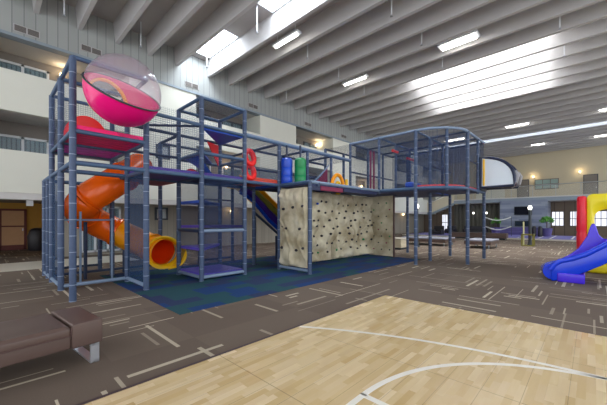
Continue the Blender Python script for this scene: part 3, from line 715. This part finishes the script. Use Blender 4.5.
# ------------------------------------------------------------------ BUBBLE
c = Vector((1.79, 6.34, 3.90)); R = .635
bb = thing('bubble_window', 'round bubble with hot pink lower bowl and clear dome on the tall tower', 'play bubble', c)
nrm = Vector((.10, -.62, .78)).normalized()     # rim axis, leaning out of the tower
rot = nrm.to_track_quat('Z', 'Y').to_matrix()
hole_dir = Vector((-.3, 1, -.1)).normalized()
def cap(t0, t1, r, nu=48, nv=20, hole=False, off=0):
    mb = MB(); g = []
    for j in range(nv+1):
        th = t0+(t1-t0)*j/nv; g.append([c + rot @ Vector((r*math.sin(th)*math.cos(2*PI*i/nu), r*math.sin(th)*math.sin(2*PI*i/nu), r*math.cos(th))) for i in range(nu)])
    V = [[mb.bm.verts.new(p) for p in row] for row in g]
    for j in range(nv):
        for i in range(nu):
            f = (V[j][i], V[j][(i+1)%nu], V[j+1][(i+1)%nu], V[j+1][i])
            m = sum((v.co for v in f), Vector())/4 - c
            if hole and m.angle(hole_dir) < .62: continue
            mb.bm.faces.new(f)
    return mb
o = cap(PI/2, PI-.01, R, hole=True, nu=64, nv=32).build('bowl', 'pink', bb, True)
sd = o.modifiers.new('thickness', 'SOLIDIFY'); sd.thickness = .02
cap(.01, PI/2, R*.995).build('clear_dome', 'dome', bb, True)
MB().sweep([c+rot@Vector((R*1.015*math.cos(2*PI*k/48), R*1.015*math.sin(2*PI*k/48), 0)) for k in range(48)], .016, 8, closed=True).build('rim', 'steelblack', bb, True)
hr = hole_dir.to_track_quat('Z', 'Y').to_matrix()
MB().sweep([c+hr@Vector((R*math.sin(.63)*math.cos(2*PI*k/40), R*math.sin(.63)*math.sin(2*PI*k/40), R*math.cos(.63))) for k in range(40)], .04, 10, closed=True).build('entry_ring', 'amber', bb, True)
# ------------------------------------------------------------------ SPIRAL TUBE SLIDE
ts = thing('spiral_tube_slide', 'orange spiral tube slide with yellow flared mouth', 'slide', (3.3, 8.5, 0))
path = curve([(3.1,9.5,3.08),(2.75,9.2,2.8),(2.15,8.95,2.35),(1.72,9.1,1.98),(1.72,9.55,1.72),(2.1,9.9,1.45),(2.65,9.75,1.12),(3.05,9.3,.86),(3.3,8.85,.68),(3.38,8.55,.62)], 6)
# sections: separate tube lengths joined at flanges
cuts = [0, 8, 17, 26, 35, 46, len(path)-1]
mats = ['orange','orange','orange','orange','amber','amber']
for i in range(6):
    seg = path[cuts[i]:cuts[i+1]+1]
    s = MB().sweep(seg, .37, 24, cap=False).build('tube_section', mats[i], ts, True)
    m = s.modifiers.new('wall', 'SOLIDIFY'); m.thickness = .02
    e = seg[-1]; dr = (seg[-1]-seg[-2]).normalized()
    if i < 5: MB().sweep([e-dr*.03, e-dr*.028, e+dr*.028, e+dr*.03], [.372,.405,.405,.372], 24, cap=False).build('flange', mats[i], s, True)
e = path[-1]; dr = Vector((-.25, -1, -.05)).normalized()
mr = MB().sweep([e-dr*.02, e+dr*.04, e+dr*.10, e+dr*.13], [.37,.385,.43,.46], 28, cap=False).build('mouth_ring', 'yellow', ts, True); mr.modifiers.new('wall','SOLIDIFY').thickness = .03
MB().sweep(path[-14:], .345, 28, cap=False).build('inner_lining', 'orange_red', ts, True)
q_ = Vector((0,0,1)).cross(dr).normalized()   # to the camera's right
def lip(u, v):
    a = -1.35+u*1.75; r = .44+.04*v
    return e + dr*(.13+.24*v*math.sin(PI*min(1, u*1.1))) + q_*r*math.cos(a)*(1+.18*v) + Vector((0,0,1))*r*math.sin(a)
s = MB().grid(lip, 20, 4).build('chute_lip', 'yellow', ts, True); s.modifiers.new('wall', 'SOLIDIFY').thickness = .025
for x, y, z in ((1.75, 9.3, 1.45), (2.75, 9.75, .75)): MB().sweep([(x,y,0),(x,y,z)], .04, 8).build('support_leg', 'navy_rail', ts, True)
MB().sweep([(1.55,8.75,0),(1.55,8.75,1.7)], .025, 8).sweep([(2.2,8.75,0),(2.2,8.75,1.55)], .025, 8).sweep([(1.2,8.75,1.5),(2.2,8.75,1.5)], .02, 8).build('support_frame', 'rail_light', ts, True)
# ------------------------------------------------------------------ WAVE SLIDE
ws = thing('rainbow_slide', 'open slide of orange, yellow, blue and purple lanes behind the padded posts', 'slide', (7.2, 9.1, 0))
wp = curve([(5.9,9.1,2.62),(6.35,9.1,2.55),(6.9,9.1,2.2),(7.4,9.1,1.85),(8.0,9.1,1.42),(8.6,9.1,.98),(9.3,9.1,.45),(9.8,9.1,.3)], 6)
lanes = [('amber', -.02, .18), ('olive', -.3, -.02), ('purple_plastic', -.6, -.3), ('blue_plastic', -.8, -.6)]
for i, (m_, a, b_) in enumerate(lanes):
    # the near side wall is banded lengthwise; each band is one moulded lane
    def fn(u, v):
        k = u*(len(wp)-1); i0 = min(int(k), len(wp)-2); p = wp[i0].lerp(wp[i0+1], k-i0)
        w = a+(b_-a)*v; w *= min(1.0, .55+1.2*u) if w < 0 else 1; w = max(w, .06-p.z-.2); yy = 8.62 - .10*math.sin(PI*v)
        return (p.x, yy, p.z+w+.2)
    o = MB().grid(fn, 30, 6).build('side_lane', m_, ws, True); o.modifiers.new('wall','SOLIDIFY').thickness = .03
def fn(u, v):
    k = u*(len(wp)-1); i0 = min(int(k), len(wp)-2); p = wp[i0].lerp(wp[i0+1], k-i0)
    return (p.x, 8.62+v*.95, p.z+.1-.12*math.sin(PI*v))
o = MB().grid(fn, 30, 10).build('slide_bed', 'yellow', ws, True); o.modifiers.new('wall','SOLIDIFY').thickness = .03
MB().sweep([p+Vector((0,.48,.3)) for p in wp], .05, 8).build('far_edge', 'orange_pad', ws, True)
MB().sweep([p+Vector((0,-.46,-.68)) for p in wp[8:24]], .05, 8).build('under_frame', 'navy_rail', ws, True)
for x, z in ((6.6,1.6),(7.6,.9)): MB().sweep([(x,8.66,0),(x,8.66,z)], .04, 8).build('support_leg', 'navy_rail', ws, True)
# ------------------------------------------------------------------ CLIMBING WALLS
def rockpanel(org, ud, L, H, nd, seed, par, nh, amp=1.0, name='rock_panel'):
    org, ud, nd = Vector(org), Vector(ud), Vector(nd)
    def relief(s, h):
        p = Vector((s*1.7+seed*3.1, h*1.5+seed*1.7, seed)); r = noise.noise(p)*.2 + noise.noise(p*2.3)*.12 + noise.noise(p*5)*.03
        rd = abs(noise.noise(Vector((s*1.3+seed, h*1.1-s*.9, 5.3)))); r += .12*max(0, 1-rd*8)
        e = min(s, L-s, h, H-h); return amp*max(.01, .1+r)*min(1, max(0, e-.008)/.05)
    g = MB().grid(lambda u, v: org+ud*(u*L)+Vector((0,0,v*H))+nd*relief(u*L, v*H), 44, 70)
    g.prism([org-nd*.0, org+ud*L, org+ud*L+Vector((0,0,H)), org+Vector((0,0,H))], -nd*.05)
    o = g.build(name, 'rock', par, False)
    for p in o.data.polygons: p.use_smooth = len(o.data.polygons) > 10
    rnd = random.Random(seed*13+1); pts = []
    rows = max(3, int(nh/3)); 
    for i in range(rows):
        for j in range(3):
            s = L*(j+.5)/3+rnd.uniform(-.1,.1)+(.12 if i % 2 else -.08); h = .2+(H-.45)*(i+.5)/rows+rnd.uniform(-.06,.06)
            s = min(max(s, .12), L-.12); pts.append((s, h))
    rnd.shuffle(pts)
    hm = ['hold']*14+['blue_plastic','green_plastic']
    for s, h in pts[:nh]:
        c_ = org+ud*s+Vector((0,0,h))+nd*(relief(s,h)+.012)
        MB().ball(c_, .046+rnd.uniform(-.004,.012), 1, 1, .8, seg=8).build('climbing_hold', rnd.choice(hm), o, True)
    return o
cw = thing('climbing_wall', 'beige rock climbing wall facing left with few holds, between two posts of the frame', 'climbing wall', (X4, 6.3, 0))
rockpanel((X4-.02, Y2+.08, .16), (0,1,0), Y3-Y2-.14, D-.3, (-1,0,0), 3, cw, 9, .5)
MB().box(X4+.03, X4+.06, Y2+.1, Y3-.08, .14, D-.14).build('backing_board', 'navy', cw)
cw = thing('climbing_wall', 'long beige rock climbing wall of four bulging panels at the back of the alcove', 'climbing wall', (8.7, Y3, 0))
xs = [X4+.06, X5, X6, X7, X8]
for i in range(4): rockpanel((xs[i]+.01, Y3-.02, .06), (1,0,0), xs[i+1]-xs[i]-.02, D-.14, (0,-1,0), 5+i, cw, 21)
MB().box(xs[0], X8, Y3+.03, Y3+.06, .05, D-.08).build('backing_board', 'navy', cw)
cw = thing('climbing_wall', 'flat beige climbing wall facing left with neat rows of holds, right end of the alcove', 'climbing wall', (X8, 6.3, 0))
def flatpanel():
    o = MB().rbox(X8, X8+.05, Y2+.12, Y3-.03, .04, D-.08, .01).build('rock_panel', 'rock', cw)
    for i in range(8):
        for j in range(3):
            if (i*3+j) % 7 == 5: continue
            MB().ball((X8-.015, Y2+.32+.36*j+(.08 if i % 2 else -.06), .3+.27*i), .035, 1, 1, .8, seg=8).build('climbing_hold', ['hold','hold','burgundy','hold','green_plastic'][(i*2+j)%5], o, True)
flatpanel()
MB().box(X8-.005, X8+.055, Y2+.06, Y2+.12, 0, D-.08).build('edge_trim', 'piping', cw)
# ------------------------------------------------------------------ PLAY PIECES ON THE DECK
def roller(x, y, mat, label):
    t = thing('foam_roller', label, 'foam roller', (x, y, D+.04))
    MB().lathe((x, y, D+.04), [(.02,0),(.15,.0),(.175,.03),(.175,.2),(.165,.22),(.175,.24),(.175,.45),(.165,.47),(.175,.49),(.175,.72),(.13,.77),(.02,.78)], 20).build('roller_body', mat, t, True)
    MB().sweep([(x,y,D+.02),(x,y,D+1.2)], .03, 8).build('axle', 'navy_rail', t, True)
roller(6.32, 6.72, 'blue_plastic', 'upright blue foam roller on the deck above the left climbing wall')
roller(6.6, 6.42, 'green_plastic', 'upright green foam roller on the deck above the left climbing wall')
t = thing('ring_roller', 'red plastic figure-eight climbing ring beside the platform tower', 'climbing ring', (5.08, 7.0, 2.65))
for z in (2.86, 3.26):
    MB().sweep([(5.14+.15*math.cos(2*PI*k/24), 7.0+.04*math.sin(2*PI*k/24), z+.19*math.sin(2*PI*k/24)) for k in range(24)], .08, 10, closed=True).build('ring', 'red_plastic', t, True)
MB().sweep([(5.0,7.05,2.62),(5.0,7.05,L1)], .03, 8).build('mounting_bar', 'rail_blue', t, True)
# ------------------------------------------------------------------ COCKPIT POD
pd = thing('play_pod', 'navy and frosted window play pod hanging off the right end of the netted deck', 'play pod', (12.95, Y0, D))
yb, yn, zl, zh = Y0-.08, 1.93, D+.14, D+1.22
prof = [(yb, zl), (yb, zh)] + [(yb-(yb-yn)*math.sin(a), zl+.12+(zh-zl-.12)*math.cos(a)**.8) for a in [PI/2*k/12*.985 for k in range(2, 13)]] + [(yn+.03, zl)]
xa, xb = 12.6, 13.4
shell = MB(); n = len(prof)
va = [shell.bm.verts.new((xa, y, z)) for y, z in prof]; vb = [shell.bm.verts.new((xb, y, z)) for y, z in prof]
for i in range(1, n): shell.bm.faces.new((va[i], va[(i+1)%n], vb[(i+1)%n], vb[i]))
o = shell.build('shell', 'pod_shell', pd, True); o.modifiers.new('wall','SOLIDIFY').thickness = .03
cy, cz = (yb+yn)/2+.1, zl+.45
def shr(p, k): return (cy+(p[0]-cy)*k, cz+(p[1]-cz)*k)
for x, s in ((xa, -1), (xb, 1)):
    MB().sweep([(x, y, z) for y, z in prof], .055, 8, closed=True).build('window_frame', 'pod_shell', pd, True)
    MB().prism([(x, *shr(p, .97)) for p in prof], (s*.015, 0, 0)).build('side_window', 'pod_window', pd)
MB().sweep([(xa-.02, yb-.1, zl+.05), (xa-.02, yb-.1, zh-.06)], .035, 8).build('yellow_stripe', 'yellow', pd, True)
MB().rbox(xa-.02, xb+.02, yb-.02, yb+.1, zl-.1, zh+.05, .03).build('mounting_frame', 'pod_shell', pd)
for x in (xa+.1, xb-.1): MB().sweep([(x, yn+.22, zl+.02), (x, yn-.02, zl+.12), (x, yn-.06, zl+.35), (x, yn+.02, zl+.5)], .07, 8).build('nose_bumper', 'podgrey', pd, True)
# ------------------------------------------------------------------ INFLATABLE AND BLUE SLIDE
inf = thing('bouncy_castle', 'red and yellow inflatable bouncer with arched opening at the right edge', 'bouncy castle', (12.2, -1, 0))
def column(x, y, mat='inflred'):
    return MB().lathe((x, y, 0), [(.06,0),(.115,.04),(.115,.5),(.108,.55),(.12,.6),(.12,1.1),(.108,1.15),(.12,1.2),(.12,1.7),(.112,1.76),(.112,2.12),(.09,2.18),(.03,2.2)], 20).build('column', mat, inf, True)
column(12.0, .215); column(12.0, -3.1); column(14.4, .15); column(14.4, -3.1)
def rrect(y0, y1, z0, z1, r, x, n=8):
    out = []
    for cy_, cz_, a0 in ((y1-r, z1-r, 0), (y0+r, z1-r, 90), (y0+r, z0+r, 180), (y1-r, z0+r, 270)):
        for k in range(n+1):
            a = math.radians(a0+90*k/n); out.append((x, cy_+r*math.cos(a), cz_+r*math.sin(a)))
    return out
def archframe(x0, x1):
    mb = MB(); rings = []
    for (x, g) in ((x0+.05, .0), (x0, .05), (x0+.0, .09), (x0+.1, .14), (x1-.1, .14), (x1, .09), (x1, .05), (x1-.05, 0)):
        # g runs from the outer edge (0) to the opening edge (.14)
        o_ = rrect(-2.98, .105, .25, 2.24, .12, x) ; i_ = rrect(-2.8, -.05, .45, 1.86, .3, x)
        t_ = g/.14; rings.append([mb.bm.verts.new(Vector(a).lerp(Vector(b_), t_)) for a, b_ in zip(o_, i_)])
    n = len(rings[0])
    for A_, B_ in zip(rings, rings[1:]+rings[:1]):
        for k in range(n): mb.bm.faces.new((A_[k], A_[(k+1)%n], B_[(k+1)%n], B_[k]))
    return mb
archframe(11.9, 12.25).build('arch', 'inflyellow', inf, True)
archframe(14.2, 14.45).build('arch', 'inflyellow', inf, True)
MB().rbox(11.8, 14.6, -3.2, .1, 0, .28, .1, 4).build('base_mat', 'inflyellow', inf, True)
MB().rbox(12.2, 14.2, .02, .14, .28, 1.0, .05).build('side_wall', 'inflred', inf, True)
sl = thing('blue_slide', 'glossy cobalt blue slide with tall violet side fin at the right edge', 'slide', (10.1, .3, 0))
cl = [(.74,.12),(.64,.14),(.5,.19),(.32,.28),(.1,.42),(-.2,.62),(-.6,.92),(-1.0,1.2),(-1.5,1.35)]
def bed(u, v):
    k = u*(len(cl)-1); i0 = min(int(k), len(cl)-2); f_ = k-i0
    y = cl[i0][0]*(1-f_)+cl[i0+1][0]*f_; z = cl[i0][1]*(1-f_)+cl[i0+1][1]*f_
    a = v*2-1; x = 10.1+a*.42
    return (x, y, z+.16*abs(a)**3)
o = MB().grid(bed, 40, 16).build('slide_bed', 'slideblue', sl, True); o.modifiers.new('wall','SOLIDIFY').thickness = .04
def sidewall(x, prof2, mat, nm):
    lo = [(x, y, z-.13) for y, z in cl]; hi = [(x, y, z) for y, z in prof2]
    pts = lo + hi[::-1]
    o = MB().prism(pts, (.12 if x < 10 else -.12, 0, 0)).build(nm, mat, sl)
    bv = o.modifiers.new('round', 'BEVEL'); bv.width = .045; bv.segments = 3; bv.limit_method = 'ANGLE'
    for p in o.data.polygons: p.use_smooth = True
    return o
near = [(.74,.28),(.68,.4),(.56,.5),(.36,.57),(.1,.7),(-.2,.93),(-.6,1.2),(-1.0,1.42),(-1.5,1.58)]
farp = [(.74,.28),(.68,.4),(.56,.5),(.42,.6),(.25,.78),(.1,1.08),(.02,1.38),(-.03,1.43),(-.07,1.36),(-.12,1.14),(-.2,1.04),(-.35,1.02),(-.6,1.16),(-1.0,1.42),(-1.5,1.58)]
sidewall(9.62, near, 'slideblue', 'near_side_wall')
lo = [(10.62, y, z-.13) for y, z in cl]
fw = MB().prism(lo + [(10.62, y, z) for y, z in farp][::-1], (-.12,0,0)).build('far_side_fin', 'slidepurple', sl)
bv = fw.modifiers.new('round', 'BEVEL'); bv.width = .04; bv.segments = 3; bv.limit_method = 'ANGLE'
MB().sweep([(9.7,.7,.22),(10.1,.78,.22),(10.56,.7,.22)], .2, 14).build('rounded_toe', 'slideblue', sl, True)
MB().sweep([(9.63, y, z) for y, z in near], .06, 12).build('rolled_edge', 'slideblue', sl, True)
MB().rbox(9.6, 10.5, .12, .62, 0, .22, .03).build('foot_block', 'slidepurple', sl, True)
MB().rbox(9.7, 10.5, -1.45, -1.1, 0, 1.25, .03).build('rear_support', 'slideblue', sl, True)
# ------------------------------------------------------------------ FAR FURNITURE
def lamp_post(x, y, h, label):
    t = thing('lamp_post', label, 'lamp post', (x, y, 0))
    MB().sweep([(x,y,0),(x,y,h)], [.085,.07], 12).build('pole', 'steelblack', t, True); MB().lathe((x,y,0), [(.16,0),(.16,.05),(.1,.12),(.08,.3)], 14).build('base', 'steelblack', t, True)
    MB().lathe((x,y,h), [(.06,0),(.09,.04),(.1,.14),(.07,.22),(.02,.24)], 14).build('globe', 'lampglobe', t, True)
    return t
lamp_post(21.9, 2.62, 2.1, 'black lamp post with small white globe rising from the olive guard box')
lamp_post(16.54, 7.04, 2.15, 'black lamp post with white globe just right of the climbing walls')
t = thing('guard_box', 'olive yellow open box frame around the foot of the black lamp post', 'guard box', (21.6, 2.68, 0))
f = MB()
for x in (21.3, 21.8):
    for y in (2.38, 2.9): f.box(x, x+.07, y, y+.07, 0, .7)
for z in (.0, .63):
    for y in (2.38, 2.9): f.box(21.3, 21.87, y, y+.07, z, z+.07)
    for x in (21.3, 21.8): f.box(x, x+.07, 2.38, 2.97, z, z+.07)
f.build('box_frame', 'yellowguard', t)
t = thing('thin_pole', 'thin pale pole standing up out of the olive guard box', 'pole', (21.45, 2.86, 0)); MB().sweep([(21.45,2.86,.02),(21.45,2.86,1.4)], .035, 8).build('pole', plain('pale_pole',(206,204,150),.5), t, True); MB().lathe((21.45,2.86,.0),[(.06,0),(.06,.04),(.03,.05)],10).build('foot','steelblack',t)
def daybed(x0, x1, y0, y1, label):
    t = thing('daybed', label, 'daybed', ((x0+x1)/2, (y0+y1)/2, 0), 'low daybeds beyond the deck')
    MB().rbox(x0, x1, y0, y1, .2, .38, .02).build('base', 'brown_leather', t, True)
    MB().rbox(x0, x1, y0, y1, .38, .46, .03).build('mattress', plain('grey_daybed_top', (138, 140, 154), .6), t, True)
    for x in (x0+.1, x1-.2):
        for y in (y0+.08, y1-.16): MB().box(x, x+.06, y, y+.06, 0, .2).build('leg', 'chrome', t)
daybed(17.9, 19.6, 6.0, 8.6, 'low brown daybed with pale top behind the second pair of deck posts')
daybed(17.8, 19.8, 3.75, 5.0, 'low brown daybed with pale top at the right rear corner post of the deck')
t = thing('low_bench', 'low cream bench on a dark base just beyond the climbing walls', 'bench', (14.6, 7.8, 0))
MB().rbox(14.3, 15.1, 6.9, 9.4, .1, .52, .03).build('bench_body', 'cream2', t); MB().box(14.35, 15.05, 6.95, 9.35, 0, .1).build('plinth', 'steelblack', t); MB().rbox(14.28, 15.12, 6.88, 9.42, .52, .58, .02).build('bench_top', 'tile', t)
# raised playing floor
pl = thing('raised_play_floor', 'low raised playing floor with purple surface and pale edge before the feature wall', 'playing floor', (31, 6, 0))
MB().box(28.2, 35.2, .2, 13.5, 0, .1).build('platform_base', 'tile', pl); MB().box(28.5, 35.0, .4, 13.3, .1, .115).build('surface', 'purple_floor', pl)
w_ = MB()
for y in (1.0, 2.2, 2.9, 4.2): w_.quad((28.9,y,.118),(34.6,y,.118),(34.6,y+.12,.118),(28.9,y+.12,.118))
w_.build('white_stripe', 'white_line', pl)
t = thing('long_bench', 'long low dark brown bench standing in front of the purple playing floor', 'bench', (26.9, 6.3, 0))
MB().rbox(26.6, 27.4, 4.6, 8.6, .12, .5, .03).build('bench_body', 'brown_leather', t); MB().box(26.7, 27.3, 4.7, 8.5, 0, .12).build('plinth', 'steelblack', t)
def sofa(x, y0, y1, mat, label, h=.8, name='sofa', cat='sofa', grp=None):
    t = thing(name, label, cat, (x, (y0+y1)/2, 0), grp)
    MB().rbox(x-.45, x+.4, y0+.02, y1-.02, .08, .42, .04).build('seat', mat, t, True); MB().rbox(x+.22, x+.45, y0, y1, .08, h, .05).build('backrest', mat, t, True)
    for y in (y0, y1-.16): MB().rbox(x-.45, x+.3, y, y+.16, .08, .6, .05).build('armrest', mat, t, True)
    f = MB()
    for a in (x-.4, x+.35):
        for b_ in (y0+.05, y1-.1): f.box(a, a+.05, b_, b_+.05, 0, .09)
    f.build('feet', 'steelblack', t)
    return t
sofa(34.9, 3.6, 6.6, 'purple_cloth', 'long purple sofa under the television against the grey feature wall')
sofa(29.8, 10.2, 11.1, 'black', 'black armchair on the playing floor between the staircase and the deck posts', .95, 'armchair', 'armchair')
sofa(33.4, 10.2, 11.1, 'black', 'black armchair near the foot of the staircase, farther back than the other', .9, 'armchair', 'armchair')
sofa(33.0, 7.3, 9.3, 'black', 'dark two-seat sofa in front of the grey curtain', .9)
def plant(x, y, r, h, pot, label):
    t = thing('potted_plant', label, 'plant', (x, y, 0))
    MB().lathe((x,y,0), [(.24,0),(.33,.4),(.4,.8),(.36,.8),(.25,.7)], 18).build('pot', pot, t, True)
    f = MB(); rnd = random.Random(int(x*10+y*3))
    for k in range(170):
        a = rnd.uniform(0, 2*PI); e_ = rnd.uniform(-.2, 1)*PI/2; rr = r*rnd.uniform(.5, 1.0)
        c_ = Vector((x+rr*math.cos(a)*math.cos(e_), y+rr*math.sin(a)*math.cos(e_), h+rr*.8*math.sin(e_)))
        d1 = Vector((rnd.uniform(-1,1),rnd.uniform(-1,1),rnd.uniform(-1,1))).normalized()*.14; d2 = d1.cross(Vector((rnd.uniform(-1,1),rnd.uniform(-1,1),1))).normalized()*.06
        f.quad(c_-d1, c_+d2, c_+d1, c_-d2)
    f.build('foliage', 'leaf', t); MB().sweep([(x,y,.85),(x,y,h)], .04, 6).build('stem', 'piping', t, True)
plant(32.5, 2.75, .5, 1.4, 'purple_cloth', 'bushy green plant in a purple pot at the right end of the feature wall')
plant(33.3, 6.6, .42, 1.3, 'purple_cloth', 'green plant in a purple pot at the left end of the feature wall')
for i, (y, lb) in enumerate(((3.55, 'small black cylinder bin standing left of its twin near the lamp post'), (3.15, 'small black cylinder bin between its twin and the potted plant'))):
    t = thing('cylinder_bin', lb, 'bin', (32.0, y, 0)); MB().lathe((32.0,y,.1), [(.15,0),(.17,.1),(.17,.7),(.12,.8)], 14).build('bin_body', 'black', t, True); MB().lathe((32.0,y,0), [(.18,0),(.18,.1)], 14).build('base', 'steelblack', t); MB().lathe((32.0,y,.9), [(.13,0),(.1,.08),(.02,.1)], 14).build('lid', 'steelblack', t, True)
t = thing('rope_garland', 'pale rope garland hanging in two sagging curves left of the television wall', 'garland', (31.5, 6, 0))
for z, dz in ((1.75, .28), (.95, .3)):
    MB().sweep([(31.0, 5.0+2.0*k/16, z-dz*math.sin(PI*k/16)) for k in range(17)], .045, 8).build('rope', 'cream', t, True)
for y in (5.0, 7.0): MB().sweep([(31.0,y,.1),(31.0,y,1.8)], .02, 8).build('stand', 'steelblack', t, True)
# ------------------------------------------------------------------ LIGHT
w = bpy.data.worlds.new('world'); SC.world = w; w.use_nodes = True
bg = w.node_tree.nodes['Background']; bg.inputs[0].default_value = (.93, .96, 1.0, 1); bg.inputs[1].default_value = 1.25
def area(loc, rot_, sx, sy, e, col=(1,1,1), name='daylight'):
    l = bpy.data.lights.new(name, 'AREA'); l.shape = 'RECTANGLE'; l.size = sx; l.size_y = sy; l.energy = e; l.color = col
    o = bpy.data.objects.new(name, l); COL.objects.link(o); o.location = loc; o.rotation_euler = rot_; return o
SC.view_settings.view_transform = 'Standard'; SC.view_settings.look = 'None'; SC.view_settings.gamma = 1
SC.view_settings.use_curve_mapping = False; SC.view_settings.exposure = 0.95
